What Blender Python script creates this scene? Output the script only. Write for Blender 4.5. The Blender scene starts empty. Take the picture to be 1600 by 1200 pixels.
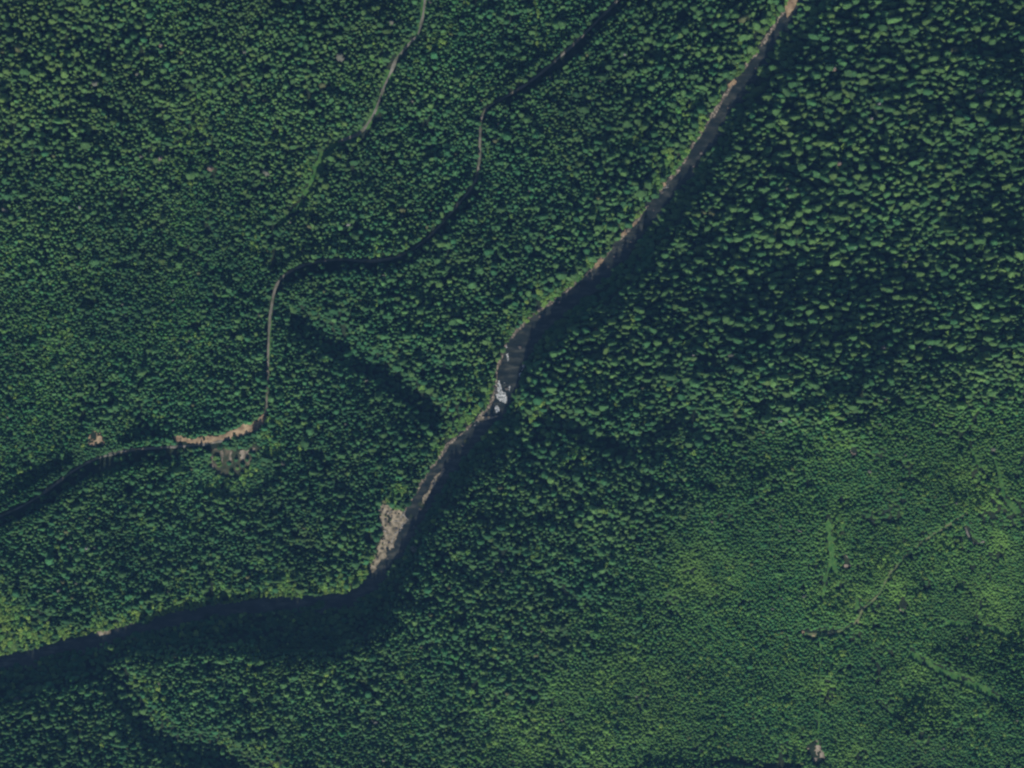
import bpy, math
import numpy as np
from mathutils import Vector

# ------------------------------------------------------------------ camera, light, exposure
SC = bpy.context.scene
COL = SC.collection
S = 0.8                    # metres on the ground per photo pixel (photo 1600 x 1200)
H = 6000.0                 # height of the camera above the river

cam = bpy.data.objects.new('camera', bpy.data.cameras.new('camera'))
COL.objects.link(cam)
cam.location = (0, 0, H)
cam.rotation_euler = (0, 0, 0)
cam.data.sensor_fit = 'HORIZONTAL'
cam.data.angle = 2 * math.atan(800 * S / H)
cam.data.clip_start = 20
cam.data.clip_end = 40000
SC.camera = cam

SUN_EL, SUN_AZ = math.radians(39), math.radians(184)      # azimuth clockwise from the top of the picture
W = bpy.data.worlds.new('World')
SC.world = W
W.use_nodes = True
wn = W.node_tree.nodes
sky = wn.new('ShaderNodeTexSky')
sky.sky_type = 'NISHITA'
sky.sun_disc = False
sky.sun_elevation = SUN_EL
sky.sun_rotation = SUN_AZ
bg = wn['Background']
bg.inputs['Strength'].default_value = 0.09
W.node_tree.links.new(sky.outputs[0], bg.inputs['Color'])

sun = bpy.data.objects.new('sun', bpy.data.lights.new('sun', 'SUN'))
COL.objects.link(sun)
sun.data.energy = 3.9
sun.data.angle = math.radians(0.5)
sun.data.color = (1.0, 0.95, 0.86)
to_sun = Vector((math.cos(SUN_EL) * math.sin(SUN_AZ), math.cos(SUN_EL) * math.cos(SUN_AZ), math.sin(SUN_EL)))
sun.rotation_euler = to_sun.to_track_quat('Z', 'Y').to_euler()
sun.location = (0, 0, 3000)

SC.view_settings.view_transform = 'Standard'
SC.view_settings.look = 'None'
SC.view_settings.exposure = 0
SC.view_settings.gamma = 1
SC.render.engine = 'CYCLES'
SC.cycles.filter_width = 2.3
SC.cycles.max_bounces = 4
SC.cycles.diffuse_bounces = 2
SC.cycles.transparent_max_bounces = 4

HAZE_DENSITY = 1.12e-5
HAZE_COLOR = (0.22, 0.50, 0.98, 1)

R = np.random.default_rng(11)


# ------------------------------------------------------------------ 2D helpers (u, v = photo pixels of the plan)
def smooth(a, b, x):
    t = np.clip((x - a) / (b - a), 0, 1)
    return t * t * (3 - 2 * t)


_LAT = np.random.default_rng(5).random((256, 256))


def vnoise(u, v, scale, seed=0):
    x = np.asarray(u, float) / scale + seed * 37.3
    y = np.asarray(v, float) / scale + seed * 71.9
    xi, yi = np.floor(x).astype(int), np.floor(y).astype(int)
    fx, fy = x - xi, y - yi
    fx = fx * fx * (3 - 2 * fx)
    fy = fy * fy * (3 - 2 * fy)
    g = lambda i, j: _LAT[i & 255, j & 255]
    return ((g(xi, yi) * (1 - fx) + g(xi + 1, yi) * fx) * (1 - fy) + (g(xi, yi + 1) * (1 - fx) + g(xi + 1, yi + 1) * fx) * fy)


def fnoise(u, v, scale, seed=0):
    return (vnoise(u, v, scale, seed) * .55 + vnoise(u, v, scale / 2.1, seed + 1) * .28 + vnoise(u, v, scale / 4.3, seed + 2) * .17)


def dist_poly(u, v, P, widths=None):
    """distance (px) to a polyline; with widths: (distance - interpolated half width)"""
    u = np.asarray(u, float); v = np.asarray(v, float)
    best = np.full(u.shape, 1e9)
    P = np.asarray(P, float)
    for i in range(len(P) - 1):
        a, b = P[i], P[i + 1]
        d = b - a
        L = max(d @ d, 1e-9)
        t = np.clip(((u - a[0]) * d[0] + (v - a[1]) * d[1]) / L, 0, 1)
        q = np.hypot(u - a[0] - t * d[0], v - a[1] - t * d[1])
        if widths is not None:
            q = q - (widths[i] * (1 - t) + widths[i + 1] * t)
        np.minimum(best, q, out=best)
    return best


def in_poly(u, v, P):
    u = np.asarray(u, float); v = np.asarray(v, float)
    inside = np.zeros(u.shape, bool)
    n = len(P)
    for i in range(n):
        x1, y1 = P[i]; x2, y2 = P[(i + 1) % n]
        if y1 == y2:
            continue
        c = ((y1 > v) != (y2 > v)) & (u < (x2 - x1) * (v - y1) / (y2 - y1) + x1)
        inside ^= c
    return inside


def smooth_line(P, step=6.0):
    """Catmull-Rom resample of a polyline"""
    P = np.asarray(P, float)
    Q = np.vstack([2 * P[0] - P[1], P, 2 * P[-1] - P[-2]])
    out = []
    for i in range(1, len(Q) - 2):
        p0, p1, p2, p3 = Q[i - 1], Q[i], Q[i + 1], Q[i + 2]
        n = max(2, int(np.linalg.norm(p2[:2] - p1[:2]) / step))
        for k in range(n):
            t = k / n
            out.append(.5 * ((2 * p1) + (p2 - p0) * t + (2 * p0 - 5 * p1 + 4 * p2 - p3) * t * t + (3 * p1 - p0 - 3 * p2 + p3) * t ** 3))
    out.append(P[-1])
    return np.array(out)


# ------------------------------------------------------------------ the plan of the valley
# river: centre u, v, half width
RIVER = [(3600, -3000, 11.9), (1500, -380, 11.9), (1330, -120, 11.1), (1264, -30, 11.1), (1241, 10, 11.1), (1219, 45, 11.1), (1190, 90, 11.9), (1165, 125, 14.4), (1135, 172, 14.4), (1102, 222, 14.4),
         (1070, 272, 13.6), (1040, 308, 14.4), (1005, 352, 14.4), (965, 400, 15.3), (925, 440, 15.3), (880, 476, 15.3), (842, 508, 19.3), (812, 545, 23),
         (798, 580, 23), (790, 608, 18.4), (776, 642, 15), (742, 678, 15), (712, 706, 17), (688, 742, 19), (660, 785, 18), (632, 832, 18),
         (604, 880, 15), (580, 914, 13), (548, 938, 13), (500, 944, 13), (430, 947, 13), (350, 955, 13), (280, 969, 13), (200, 990, 13), (110, 1012, 14),
         (40, 1031, 14), (-30, 1046, 14), (-300, 1105, 14), (-4000, 1895, 14)]
RC = np.array([r[:2] for r in RIVER], float)
RW = [r[2] for r in RIVER]
# dark gorge floor beyond the water on the shaded side: band width at each river point
RBAND = [34, 34, 34, 34, 34, 34, 28, 26, 26, 26, 26, 26, 26, 28, 32, 28, 18, 9, 6, 9, 28, 38, 30, 24, 18, 18, 28, 40, 54, 66, 60, 38, 28, 24, 32, 36, 36, 36, 36]
RB = [a + b for a, b in zip(RW, RBAND)]
SE_SIDE = list(map(tuple, RC)) + [(-4000, 9000), (9000, 9000), (9000, -3000)]
# the shoulder where the steep shaded hillside turns into the younger forest
SHOULDER = [(-4000, 1900), (-300, 1160), (0, 1118), (150, 1084), (400, 1044), (600, 1012), (730, 900), (850, 780), (1050, 680), (1300, 640), (1600, 560), (2000, 450), (6000, -600)]
BEYOND = SHOULDER + [(6000, 9000), (-4000, 9000)]
RAVINES = [([(470, 500), (505, 522), (545, 548), (600, 582), (650, 622), (690, 658), (725, 690)], 20, 25),
           ([(150, 1030), (195, 1076), (232, 1130), (272, 1166), (345, 1176), (430, 1230)], 17, 28),
           ([(1060, 640), (1010, 690), (960, 700), (870, 660), (800, 690)], 14, 26),
           ([(1340, 560), (1352, 640), (1310, 660)], 5, 20)]

DARK_GAPS = [([(1010, -28), (964, 10), (880, 95), (796, 158)], 8), ([(740, 302), (710, 334), (682, 368), (652, 394), (620, 410), (560, 414), (500, 417), (468, 426), (448, 440)], 10),
             ([(330, 698), (240, 710), (180, 722), (130, 738), (90, 764), (40, 796), (-60, 838)], 12), ([(590, 185), (570, 214), (545, 232)], 9), ([(610, 100), (620, 92), (650, 78)], 5),
             ([(500, 250), (470, 330), (432, 350)], 4), ([(430, 350), (428, 420)], 7), ([(345, 738), (372, 742)], 6),
             ([(1116, 1196), (1140, 1184), (1165, 1190), (1200, 1196), (1250, 1196)], 6), ([(955, 1199), (1000, 1201)], 4), ([(1372, 1042), (1370, 1070)], 4), ([(1405, 880), (1440, 862)], 2)]
WEST_ROAD = [(668, -120), (666, -40), (664, 0), (659, 34), (652, 55), (636, 72), (620, 92), (611, 112), (602, 132), (593, 156), (583, 180), (562, 207), (528, 222),
             (504, 240), (490, 275), (474, 312), (440, 345), (430, 375), (428, 405), (430, 436)]
MAIN_ROAD = [(1100, -110), (1010, -38), (964, 2), (920, 46), (878, 86), (830, 126), (790, 151), (764, 166), (752, 186), (750, 222), (747, 270), (734, 297), (708, 328), (680, 360),
             (650, 386), (620, 401), (580, 408), (540, 405), (500, 408), (470, 416), (447, 428), (432, 446), (425, 474), (421, 510), (419, 560), (418, 612),
             (415, 645), (402, 664), (378, 678), (340, 690), (290, 697), (240, 700), (198, 704), (152, 716), (120, 732), (90, 754), (50, 782), (0, 806), (-120, 850)]
TRACK = [(1512, 800), (1480, 822), (1444, 845), (1412, 872), (1392, 895), (1382, 912), (1372, 930), (1352, 948), (1344, 958)]
TRACK2 = [(1344, 958), (1339, 972), (1322, 982), (1300, 989), (1276, 992), (1256, 990)]
TRACK3 = [(1508, 824), (1514, 838), (1522, 850), (1538, 846)]

GRAVEL_BAR = [(590, 797), (598, 786), (606, 788), (614, 793), (626, 797), (634, 806), (636, 814), (630, 824), (624, 834), (616, 850), (606, 866), (596, 878), (586, 890), (577, 898), (580, 880), (588, 862), (593, 846), (596, 832), (592, 815)]
GRAVEL_SPIT = [(692, 729), (697, 735), (688, 748), (680, 758), (674, 770), (666, 784), (656, 792), (660, 776), (668, 766), (674, 752), (682, 740)]
CLEARING = [(326, 702), (352, 700), (374, 702), (400, 694), (404, 704), (392, 726), (378, 744), (334, 746), (326, 728)]
LANDING = [(136, 688), (140, 678), (150, 671), (160, 674), (166, 682), (163, 696), (150, 698), (138, 698)]
CUT_BANKS = [[(266, 683), (280, 680), (296, 683), (306, 685), (318, 680), (330, 679), (342, 680), (352, 675), (366, 670), (380, 663), (392, 660), (404, 652), (413, 645), (419, 650), (413, 662), (402, 673), (388, 679), (366, 685), (340, 689), (318, 693), (296, 694), (276, 691)]]
SOIL = [[(343, 702), (350, 701), (350, 727), (344, 727)], [(357, 702), (361, 702), (366, 724), (359, 726)], [(372, 706), (388, 701), (400, 696), (399, 703), (386, 712), (382, 720), (372, 719)],
        [(374, 738), (380, 731), (382, 738), (376, 748)], [(328, 716), (333, 712), (334, 738), (329, 740)]]
BARE = [[(1253, 984), (1264, 984), (1278, 992), (1272, 996), (1256, 994)], [(1262, 1166), (1272, 1158), (1283, 1156), (1284, 1172), (1290, 1186), (1276, 1196), (1268, 1184)],
        [(1406, 942), (1412, 934), (1418, 944), (1414, 958), (1408, 956)], [(1318, 868), (1324, 866), (1327, 886), (1320, 890)], [(1330, 700), (1336, 698), (1338, 712), (1331, 714)]]
GRASS = [([(1300, 868), (1290, 905), (1286, 935)], 4), ([(1340, 935), (1338, 955)], 5), ([(1276, 985), (1300, 982)], 4), ([(1424, 1022), (1448, 1036), (1478, 1050), (1510, 1066), (1540, 1080), (1562, 1092)], 8), ([(1372, 1096), (1390, 1110), (1408, 1122)], 5),
         ([(1480, 974), (1520, 976), (1560, 984), (1578, 994)], 5), ([(1294, 808), (1296, 840), (1300, 870), (1306, 900)], 6), ([(1318, 820), (1316, 842)], 4),
         ([(1282, 1000), (1282, 1060), (1280, 1120), (1278, 1170)], 2.5), ([(1512, 824), (1525, 842), (1534, 850)], 4), ([(1400, 940), (1412, 955)], 4),
         ([(1512, 690), (1530, 730)], 4), ([(1556, 720), (1570, 780), (1590, 800)], 5)]
HP_U = [-4000, 0, 300, 600, 850, 1050, 1300, 1600, 2000, 5000]
HP_Z = [24, 28, 46, 48, 62, 92, 138, 185, 210, 240]


def height(u, v):
    u = np.asarray(u, float); v = np.asarray(v, float)
    dr = dist_poly(u, v, RC, RW) + 7 * (fnoise(u, v, 24, 15) - .5)
    se = in_poly(u, v, SE_SIDE)
    bed = -1.2 + 1.9 * (fnoise(u, v, 16, 3) - .38)
    dn = np.maximum(dr, 0)
    nw = 9 * smooth(0, 26, dn) + np.minimum(dn, 1500) * .045 + 8 * (fnoise(u, v, 190, 7) - .5) * smooth(10, 120, dn)
    db = dist_poly(u, v, SHOULDER)
    beyond = in_poly(u, v, BEYOND)
    hp = np.interp(u, HP_U, HP_Z)
    t = np.where(beyond, 1.0, dn / np.maximum(dn + db, 1e-6))
    drb = dist_poly(u, v, RC, RB) + 16 * (fnoise(u, v, 34, 19) - .5)
    bk = np.interp(u, [0, 150, 400, 620, 800, 1200], [22, 24, 44, 40, 24, 13])
    south = 3.5 * smooth(-2, 12, dn) + (bk - 3.5) * smooth(-20, 16, drb) + np.maximum(hp - bk, 2) * np.where(beyond, smooth(-10, 26, drb), t ** .9 * smooth(-30, 30, drb)) + (14 * (fnoise(u, v, 150, 9) - .5)) * smooth(40, 140, dn)
    rough = (fnoise(u, v, 46, 17) - .5) * smooth(10, 60, dn)
    nw = nw + rough * np.interp(u, [0, 300, 700, 1000], [10, 6, 9, 10])
    south = south + rough * np.interp(v, [500, 700, 900], [26, 14, 7]) + 46 * (vnoise(u, v, 130, 23) - .5) * smooth(60, 140, dn) * smooth(900, 560, v)
    h = np.where(se, south, nw)
    h = np.where(dr < 0, bed, h + bed * (1 - smooth(0, 8, dn)))
    for P, depth, w in RAVINES:
        d = dist_poly(u, v, P)
        h = h - depth * np.exp(-(d / w) ** 2) * smooth(0, 45, dn)
    return h


def world(u, v, z):
    k = (H - z) / H
    return (np.asarray(u) - 800) * S * k, (600 - np.asarray(v)) * S * k


# ------------------------------------------------------------------ materials
def nodes_of(name):
    m = bpy.data.materials.new(name)
    m.use_nodes = True
    nt = m.node_tree
    b = nt.nodes['Principled BSDF']
    b.inputs['Specular IOR Level'].default_value = 0.2
    return m, nt, b


def noise_mat(name, c1, c2, scale, rough=.9, detail=6, bump=0.0, c3=None):
    m, nt, b = nodes_of(name)
    geo = nt.nodes.new('ShaderNodeNewGeometry')
    n = nt.nodes.new('ShaderNodeTexNoise')
    n.inputs['Scale'].default_value = scale
    n.inputs['Detail'].default_value = detail
    nt.links.new(geo.outputs['Position'], n.inputs['Vector'])
    r = nt.nodes.new('ShaderNodeValToRGB')
    r.color_ramp.elements[0].position = .36; r.color_ramp.elements[0].color = (*c1, 1)
    r.color_ramp.elements[1].position = .66; r.color_ramp.elements[1].color = (*c2, 1)
    if c3:
        e = r.color_ramp.elements.new(.52); e.color = (*c3, 1)
    nt.links.new(n.outputs['Fac'], r.inputs['Fac'])
    nt.links.new(r.outputs['Color'], b.inputs['Base Color'])
    b.inputs['Roughness'].default_value = rough
    if bump:
        bp = nt.nodes.new('ShaderNodeBump')
        bp.inputs['Strength'].default_value = bump
        bp.inputs['Distance'].default_value = 1.0
        nt.links.new(n.outputs['Fac'], bp.inputs['Height'])
        nt.links.new(bp.outputs['Normal'], b.inputs['Normal'])
    return m


def foliage_mat(name, default):
    """colour of each tree comes from its own «tint» (a species colour), mottled a little by noise"""
    m, nt, b = nodes_of(name)
    at = nt.nodes.new('ShaderNodeAttribute')
    at.attribute_type = 'INSTANCER'
    at.attribute_name = 'tint'
    geo = nt.nodes.new('ShaderNodeNewGeometry')
    n = nt.nodes.new('ShaderNodeTexNoise')
    n.inputs['Scale'].default_value = .8
    n.inputs['Detail'].default_value = 3
    nt.links.new(geo.outputs['Position'], n.inputs['Vector'])
    mr = nt.nodes.new('ShaderNodeMapRange')
    mr.inputs[1].default_value = .3; mr.inputs[2].default_value = .7
    mr.inputs[3].default_value = .5; mr.inputs[4].default_value = 1.5
    nt.links.new(n.outputs['Fac'], mr.inputs[0])
    mul = nt.nodes.new('ShaderNodeVectorMath')
    mul.operation = 'SCALE'
    nt.links.new(at.outputs['Vector'], mul.inputs[0])
    nt.links.new(mr.outputs[0], mul.inputs['Scale'])
    nt.links.new(mul.outputs[0], b.inputs['Base Color'])
    b.inputs['Roughness'].default_value = .75
    return m


M_NEEDLE = foliage_mat('needles', None)
M_LEAF = foliage_mat('broad_leaves', None)
M_BARK = noise_mat('bark', (.035, .028, .022), (.10, .085, .07), 1.2)
M_DEADWOOD = noise_mat('weathered_wood', (.24, .23, .21), (.50, .49, .46), .8)
M_FLOOR = noise_mat('forest_floor', (.012, .02, .012), (.035, .045, .02), .09, c3=(.02, .034, .016))
M_ROAD = noise_mat('gravel_road', (.10, .11, .07), (.24, .225, .19), .12, c3=(.18, .17, .14))
M_TRACK = noise_mat('grassy_track', (.06, .14, .04), (.20, .20, .10), .14)
M_SOIL = noise_mat('bare_soil', (.20, .14, .085), (.48, .36, .22), .16, c3=(.34, .245, .15))
M_GRAVEL = noise_mat('river_gravel', (.09, .085, .06), (.42, .36, .265), .2, c3=(.27, .23, .16))
M_SHORE = noise_mat('shore_rock', (.06, .055, .045), (.42, .36, .28), .35, c3=(.17, .145, .11))
M_LOT = noise_mat('gravel_lot', (.13, .115, .08), (.40, .34, .26), .2, c3=(.28, .235, .175))
M_GRASS = noise_mat('grass', (.035, .12, .025), (.10, .20, .05), .15)
M_SCRUB = noise_mat('scrub', (.03, .045, .022), (.15, .125, .085), .12, c3=(.06, .065, .035))
M_ROCK = noise_mat('river_rock', (.05, .047, .043), (.16, .145, .13), .9)
M_FOAM = noise_mat('foam', (.10, .12, .12), (.80, .82, .82), .45, rough=.6, c3=(.42, .44, .44))


def water_mat():
    m, nt, b = nodes_of('river_water')
    geo = nt.nodes.new('ShaderNodeNewGeometry')
    mp = nt.nodes.new('ShaderNodeMapping')
    mp.inputs['Rotation'].default_value = (0, 0, math.radians(-55))
    mp.inputs['Scale'].default_value = (.35, 1.0, 1)
    nt.links.new(geo.outputs['Position'], mp.inputs['Vector'])
    n = nt.nodes.new('ShaderNodeTexNoise')
    n.inputs['Scale'].default_value = .13
    n.inputs['Detail'].default_value = 9
    n.inputs['Roughness'].default_value = .62
    nt.links.new(mp.outputs[0], n.inputs['Vector'])
    r = nt.nodes.new('ShaderNodeValToRGB')
    e = r.color_ramp.elements
    e[0].position = .33; e[0].color = (.008, .014, .014, 1)
    e[1].position = .70; e[1].color = (.085, .088, .07, 1)
    k = e.new(.5); k.color = (.022, .028, .024, 1)
    nt.links.new(n.outputs['Fac'], r.inputs['Fac'])
    nt.links.new(r.outputs['Color'], b.inputs['Base Color'])
    b.inputs['Roughness'].default_value = .22
    b.inputs['Specular IOR Level'].default_value = .35
    w = nt.nodes.new('ShaderNodeTexNoise')
    w.inputs['Scale'].default_value = .8
    w.inputs['Detail'].default_value = 4
    nt.links.new(geo.outputs['Position'], w.inputs['Vector'])
    bp = nt.nodes.new('ShaderNodeBump')
    bp.inputs['Strength'].default_value = .35
    bp.inputs['Distance'].default_value = .5
    nt.links.new(w.outputs['Fac'], bp.inputs['Height'])
    nt.links.new(bp.outputs['Normal'], b.inputs['Normal'])
    return m


M_WATER = water_mat()


# ------------------------------------------------------------------ mesh helpers
def mesh(name, V, F, mat, shade=False):
    me = bpy.data.meshes.new(name)
    V = np.asarray(V, float)
    F = [list(map(int, f)) for f in F] if not isinstance(F, np.ndarray) else F
    me.vertices.add(len(V)); me.vertices.foreach_set('co', V.ravel())
    if isinstance(F, np.ndarray):
        n, k = F.shape
        me.loops.add(n * k); me.loops.foreach_set('vertex_index', F.ravel().astype(np.int32))
        me.polygons.add(n); me.polygons.foreach_set('loop_start', np.arange(0, n * k, k, dtype=np.int32))
    else:
        lens = [len(f) for f in F]
        me.loops.add(sum(lens)); me.loops.foreach_set('vertex_index', np.array([i for f in F for i in f], np.int32))
        me.polygons.add(len(F)); me.polygons.foreach_set('loop_start', np.concatenate([[0], np.cumsum(lens)[:-1]]).astype(np.int32))
    me.update(calc_edges=True)
    me.validate()
    if mat:
        me.materials.append(mat)
    if shade:
        me.polygons.foreach_set('use_smooth', np.ones(len(me.polygons), bool))
    return me


def obj(name, me, parent=None, loc=None):
    o = bpy.data.objects.new(name, me)
    COL.objects.link(o)
    if parent:
        o.parent = parent
    if loc is not None:
        o.location = loc
    return o


def tag(o, label=None, category=None, group=None, kind=None):
    for k, val in (('label', label), ('category', category), ('group', group), ('kind', kind)):
        if val:
            o[k] = val
    return o


def patch(name, P, mat, lift, cell=1.5, rough=2.0, seed=1, soft=0.0):
    """an irregular patch of ground cover lying on the terrain, its outline broken up by noise"""
    P = np.array(P, float)
    u = np.arange(P[:, 0].min() - 8, P[:, 0].max() + 8, cell)
    v = np.arange(P[:, 1].min() - 8, P[:, 1].max() + 8, cell)
    U, V = np.meshgrid(u, v)
    du = (fnoise(U, V, 7, seed) - .5) * 2 * rough * 2
    dv = (fnoise(U, V, 7, seed + 5) - .5) * 2 * rough * 2
    ins = in_poly(U + du, V + dv, [tuple(p) for p in P])
    if soft:
        ins &= fnoise(U, V, 9, seed + 9) > soft
    return grid_cells(name, U, V, ins, mat, lift)


def strip_patch(name, line, half, mat, lift, cell=1.5, seed=1, soft=.3):
    P = np.array(line, float)
    u = np.arange(P[:, 0].min() - half - 6, P[:, 0].max() + half + 6, cell)
    v = np.arange(P[:, 1].min() - half - 6, P[:, 1].max() + half + 6, cell)
    U, V = np.meshgrid(u, v)
    d = dist_poly(U, V, P)
    ins = d < half * np.clip(2.6 * fnoise(U, V, 11, seed) - .45, 0, 1.3)
    return grid_cells(name, U, V, ins, mat, lift)


def grid_cells(name, U, V, ins, mat, lift):
    z = np.maximum(height(U, V), -.35) + lift + .25 * (vnoise(U, V, 3, 4) - .5) * min(lift, 1)
    X, Y = world(U, V, z)
    ny, nx = U.shape
    c = ins[:-1, :-1] & ins[1:, :-1] & ins[:-1, 1:] & ins[1:, 1:]
    jj, ii = np.nonzero(c)
    a = jj * nx + ii
    F = np.stack([a, a + nx, a + nx + 1, a + 1], 1)
    used = np.unique(F)
    remap = np.zeros(nx * ny, int); remap[used] = np.arange(len(used))
    VV = np.stack([X.ravel(), Y.ravel(), z.ravel()], 1)[used]
    return obj(name, mesh(name, VV, remap[F], mat, True))


def ribbon(name, line, half, mat, lift, seed=1, lo=-100):
    P = smooth_line(line, 3.0)
    T = np.gradient(P, axis=0)
    T /= np.maximum(np.linalg.norm(T, axis=1, keepdims=True), 1e-6)
    N = np.stack([-T[:, 1], T[:, 0]], 1)
    hw = half * (.4 + 1.2 * fnoise(P[:, 0], P[:, 1], 15, seed))
    k = np.linspace(-1, 1, 7)
    U = P[:, 0:1] + N[:, 0:1] * hw[:, None] * k
    V = P[:, 1:2] + N[:, 1:2] * hw[:, None] * k
    z = height(U, V) + lift - .25 * np.abs(k) ** 3
    X, Y = world(U, V, z)
    n, m = U.shape
    a = (np.arange(n - 1)[:, None] * m + np.arange(m - 1)).ravel()
    F = np.stack([a, a + 1, a + m + 1, a + m], 1)
    return obj(name, mesh(name, np.stack([X.ravel(), Y.ravel(), z.ravel()], 1), F, mat, True))


# ------------------------------------------------------------------ ground, river, roads
def build_ground():
    fine_u = np.arange(-180, 1781, 3.0)
    fine_v = np.arange(-180, 1381, 3.0)
    out = np.array([40, 90, 160, 260, 400, 600, 900, 1300, 1800, 2500])
    u = np.concatenate([fine_u[0] - out[::-1], fine_u, fine_u[-1] + out])
    v = np.concatenate([fine_v[0] - out[::-1], fine_v, fine_v[-1] + out])
    U, V = np.meshgrid(u, v)
    z = height(U, V)
    X, Y = world(U, V, z)
    ny, nx = U.shape
    a = (np.arange(ny - 1)[:, None] * nx + np.arange(nx - 1)).ravel()
    F = np.stack([a, a + nx, a + nx + 1, a + 1], 1)
    tag(obj('ground', mesh('ground', np.stack([X.ravel(), Y.ravel(), z.ravel()], 1), F, M_FLOOR, True)), 'dark forest floor of the river valley', kind='structure')


def build_river():
    rows = []
    line = np.array(RIVER[1:-1], float)
    P = smooth_line(line, 5.0)
    T = np.gradient(P[:, :2], axis=0)
    T /= np.linalg.norm(T, axis=1, keepdims=True)
    N = np.stack([-T[:, 1], T[:, 0]], 1)
    k = np.linspace(-1, 1, 13)
    w = P[:, 2:3] + 4
    U = P[:, 0:1] + N[:, 0:1] * w * k
    V = P[:, 1:2] + N[:, 1:2] * w * k
    z = np.full(U.shape, -.45) + .1 * (vnoise(U, V, 4, 2) - .5)
    X, Y = world(U, V, z)
    n, m = U.shape
    a = (np.arange(n - 1)[:, None] * m + np.arange(m - 1)).ravel()
    F = np.stack([a, a + 1, a + m + 1, a + m], 1)
    tag(obj('river', mesh('river', np.stack([X.ravel(), Y.ravel(), z.ravel()], 1), F, M_WATER, True)), 'shallow rocky river winding through the forested valley', kind='structure')


build_ground()
build_river()
tag(ribbon('main_road', MAIN_ROAD, 2.0, M_ROAD, .45, 2), 'pale gravel forest road from the top edge to the left edge', kind='structure')
tag(ribbon('west_road', WEST_ROAD[:13], 2.4, M_ROAD, .45, 5), 'narrow overgrown forest road joining the main road', kind='structure')
tag(strip_patch('grass', WEST_ROAD[1:13], 7.0, M_GRASS, .3, seed=61), 'grassy verge of the overgrown forest road', kind='stuff')
tag(strip_patch('grass', WEST_ROAD[12:18], 8.0, M_GRASS, .3, seed=63), 'green grass strip below the overgrown road', kind='stuff')
tag(strip_patch('grass', [(424, 480), (424, 512), (423, 560), (422, 610), (420, 640)], 4.0, M_GRASS, .3, seed=64), 'green verge along the straight road', kind='stuff')
tag(ribbon('track', TRACK, 2.0, M_TRACK, .45, 8), 'grassy track through the young trees', kind='structure')
tag(ribbon('track', TRACK2, 2.6, M_TRACK, .45, 9), 'curved grassy track ending at a bare patch', kind='structure')
tag(ribbon('track', TRACK3, 1.6, M_ROAD, .45, 9), 'short pale track among the young trees', kind='structure')
tag(patch('gravel_bar', GRAVEL_BAR, M_GRAVEL, 1.0, rough=3.2, seed=3, cell=1.1, soft=.27), 'pale gravel bar at the river bend', kind='structure')
tag(patch('gravel_bar', GRAVEL_SPIT, M_GRAVEL, .5, rough=1.2, seed=6), 'thin gravel spit in the river channel', kind='structure')
tag(patch('clearing_ground', CLEARING, M_SCRUB, .35, seed=8), 'scrubby clearing beside the forest road', kind='structure')
tag(patch('landing_ground', LANDING, M_SOIL, .45, rough=2.5, seed=4, soft=.42), 'small bare tan landing north of the road', kind='structure')
for i, P in enumerate(CUT_BANKS):
    tag(patch('cut_bank_ground', P, M_SOIL, .75, rough=2.2, seed=12 + i, soft=.25, cell=1.1), 'bare tan cut bank above the forest road', kind='structure')
for i, P in enumerate(SOIL):
    tag(patch('bare_ground', P, M_LOT, .7, rough=2.2, seed=120 + i, soft=.42, cell=1.0), 'bare soil strip in the clearing', kind='structure')
for i, P in enumerate(BARE):
    tag(patch('bare_ground', P, M_SOIL if i < 1 else M_LOT, .5, rough=3.5, seed=30 + i, soft=.47), 'bare soil patch among the young trees', kind='structure')
for i, (L, w) in enumerate(GRASS):
    o = strip_patch('grass', L, w, M_GRASS, .4, seed=40 + i)
    tag(o, 'strip of light green grass among the young trees', kind='stuff')
BANK_BARE = [[(1226, 0), (1238, -6), (1248, 0), (1240, 16), (1230, 30), (1226, 14)], [(1074, 214), (1080, 208), (1088, 214), (1080, 220)], [(1032, 284), (1040, 278), (1042, 290), (1034, 292)],
             [(925, 416), (936, 404), (946, 402), (938, 416), (930, 422)], [(966, 366), (978, 358), (980, 366), (970, 372)], [(1136, 132), (1148, 122), (1152, 128), (1140, 140)],
             [(984, 350), (996, 342), (996, 350), (986, 356)], [(777, 538), (784, 533), (786, 540), (779, 546)], [(795, 648), (742, 660), (750, 650)],
             [(200, 968), (216, 964), (222, 972), (206, 978)], [(52, 1003), (66, 1000), (72, 1007), (56, 1010)], [(150, 984), (172, 980), (176, 990), (156, 994)], [(472, 912), (482, 908), (484, 920), (474, 922)]]
for i, P in enumerate(BANK_BARE):
    tag(patch('bank_ground', P, M_SOIL if i in (0, 1, 2, 3, 4, 5, 6, 7) else M_GRAVEL, .9, rough=1.2, seed=50 + i, cell=1.2), 'bare pale earth on the river bank', kind='structure')

# broken edge of bare rock along the sunny bank
edge_line = []
for i in range(2, 27):
    a, b = RC[i], RC[i + 1]
    nrm = np.array([b[1] - a[1], -(b[0] - a[0])]); nrm /= np.linalg.norm(nrm)
    if nrm[0] > 0:
        nrm = -nrm
    edge_line.append(tuple(a + nrm * (RW[i] - 1.0)))
for k in range(0, len(edge_line) - 1, 4):
    L = [tuple(p) for p in smooth_line(edge_line[k:k + 5], 6.0)] if len(edge_line[k:k + 5]) > 1 else None
    if L:
        P0 = np.array(L)
        o = strip_patch('bank_ground', L, 3.4, M_SHORE, .8, cell=1.1, seed=90 + k)
        tag(o, 'pale rock and gravel along the sunny river edge', kind='structure')

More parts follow.
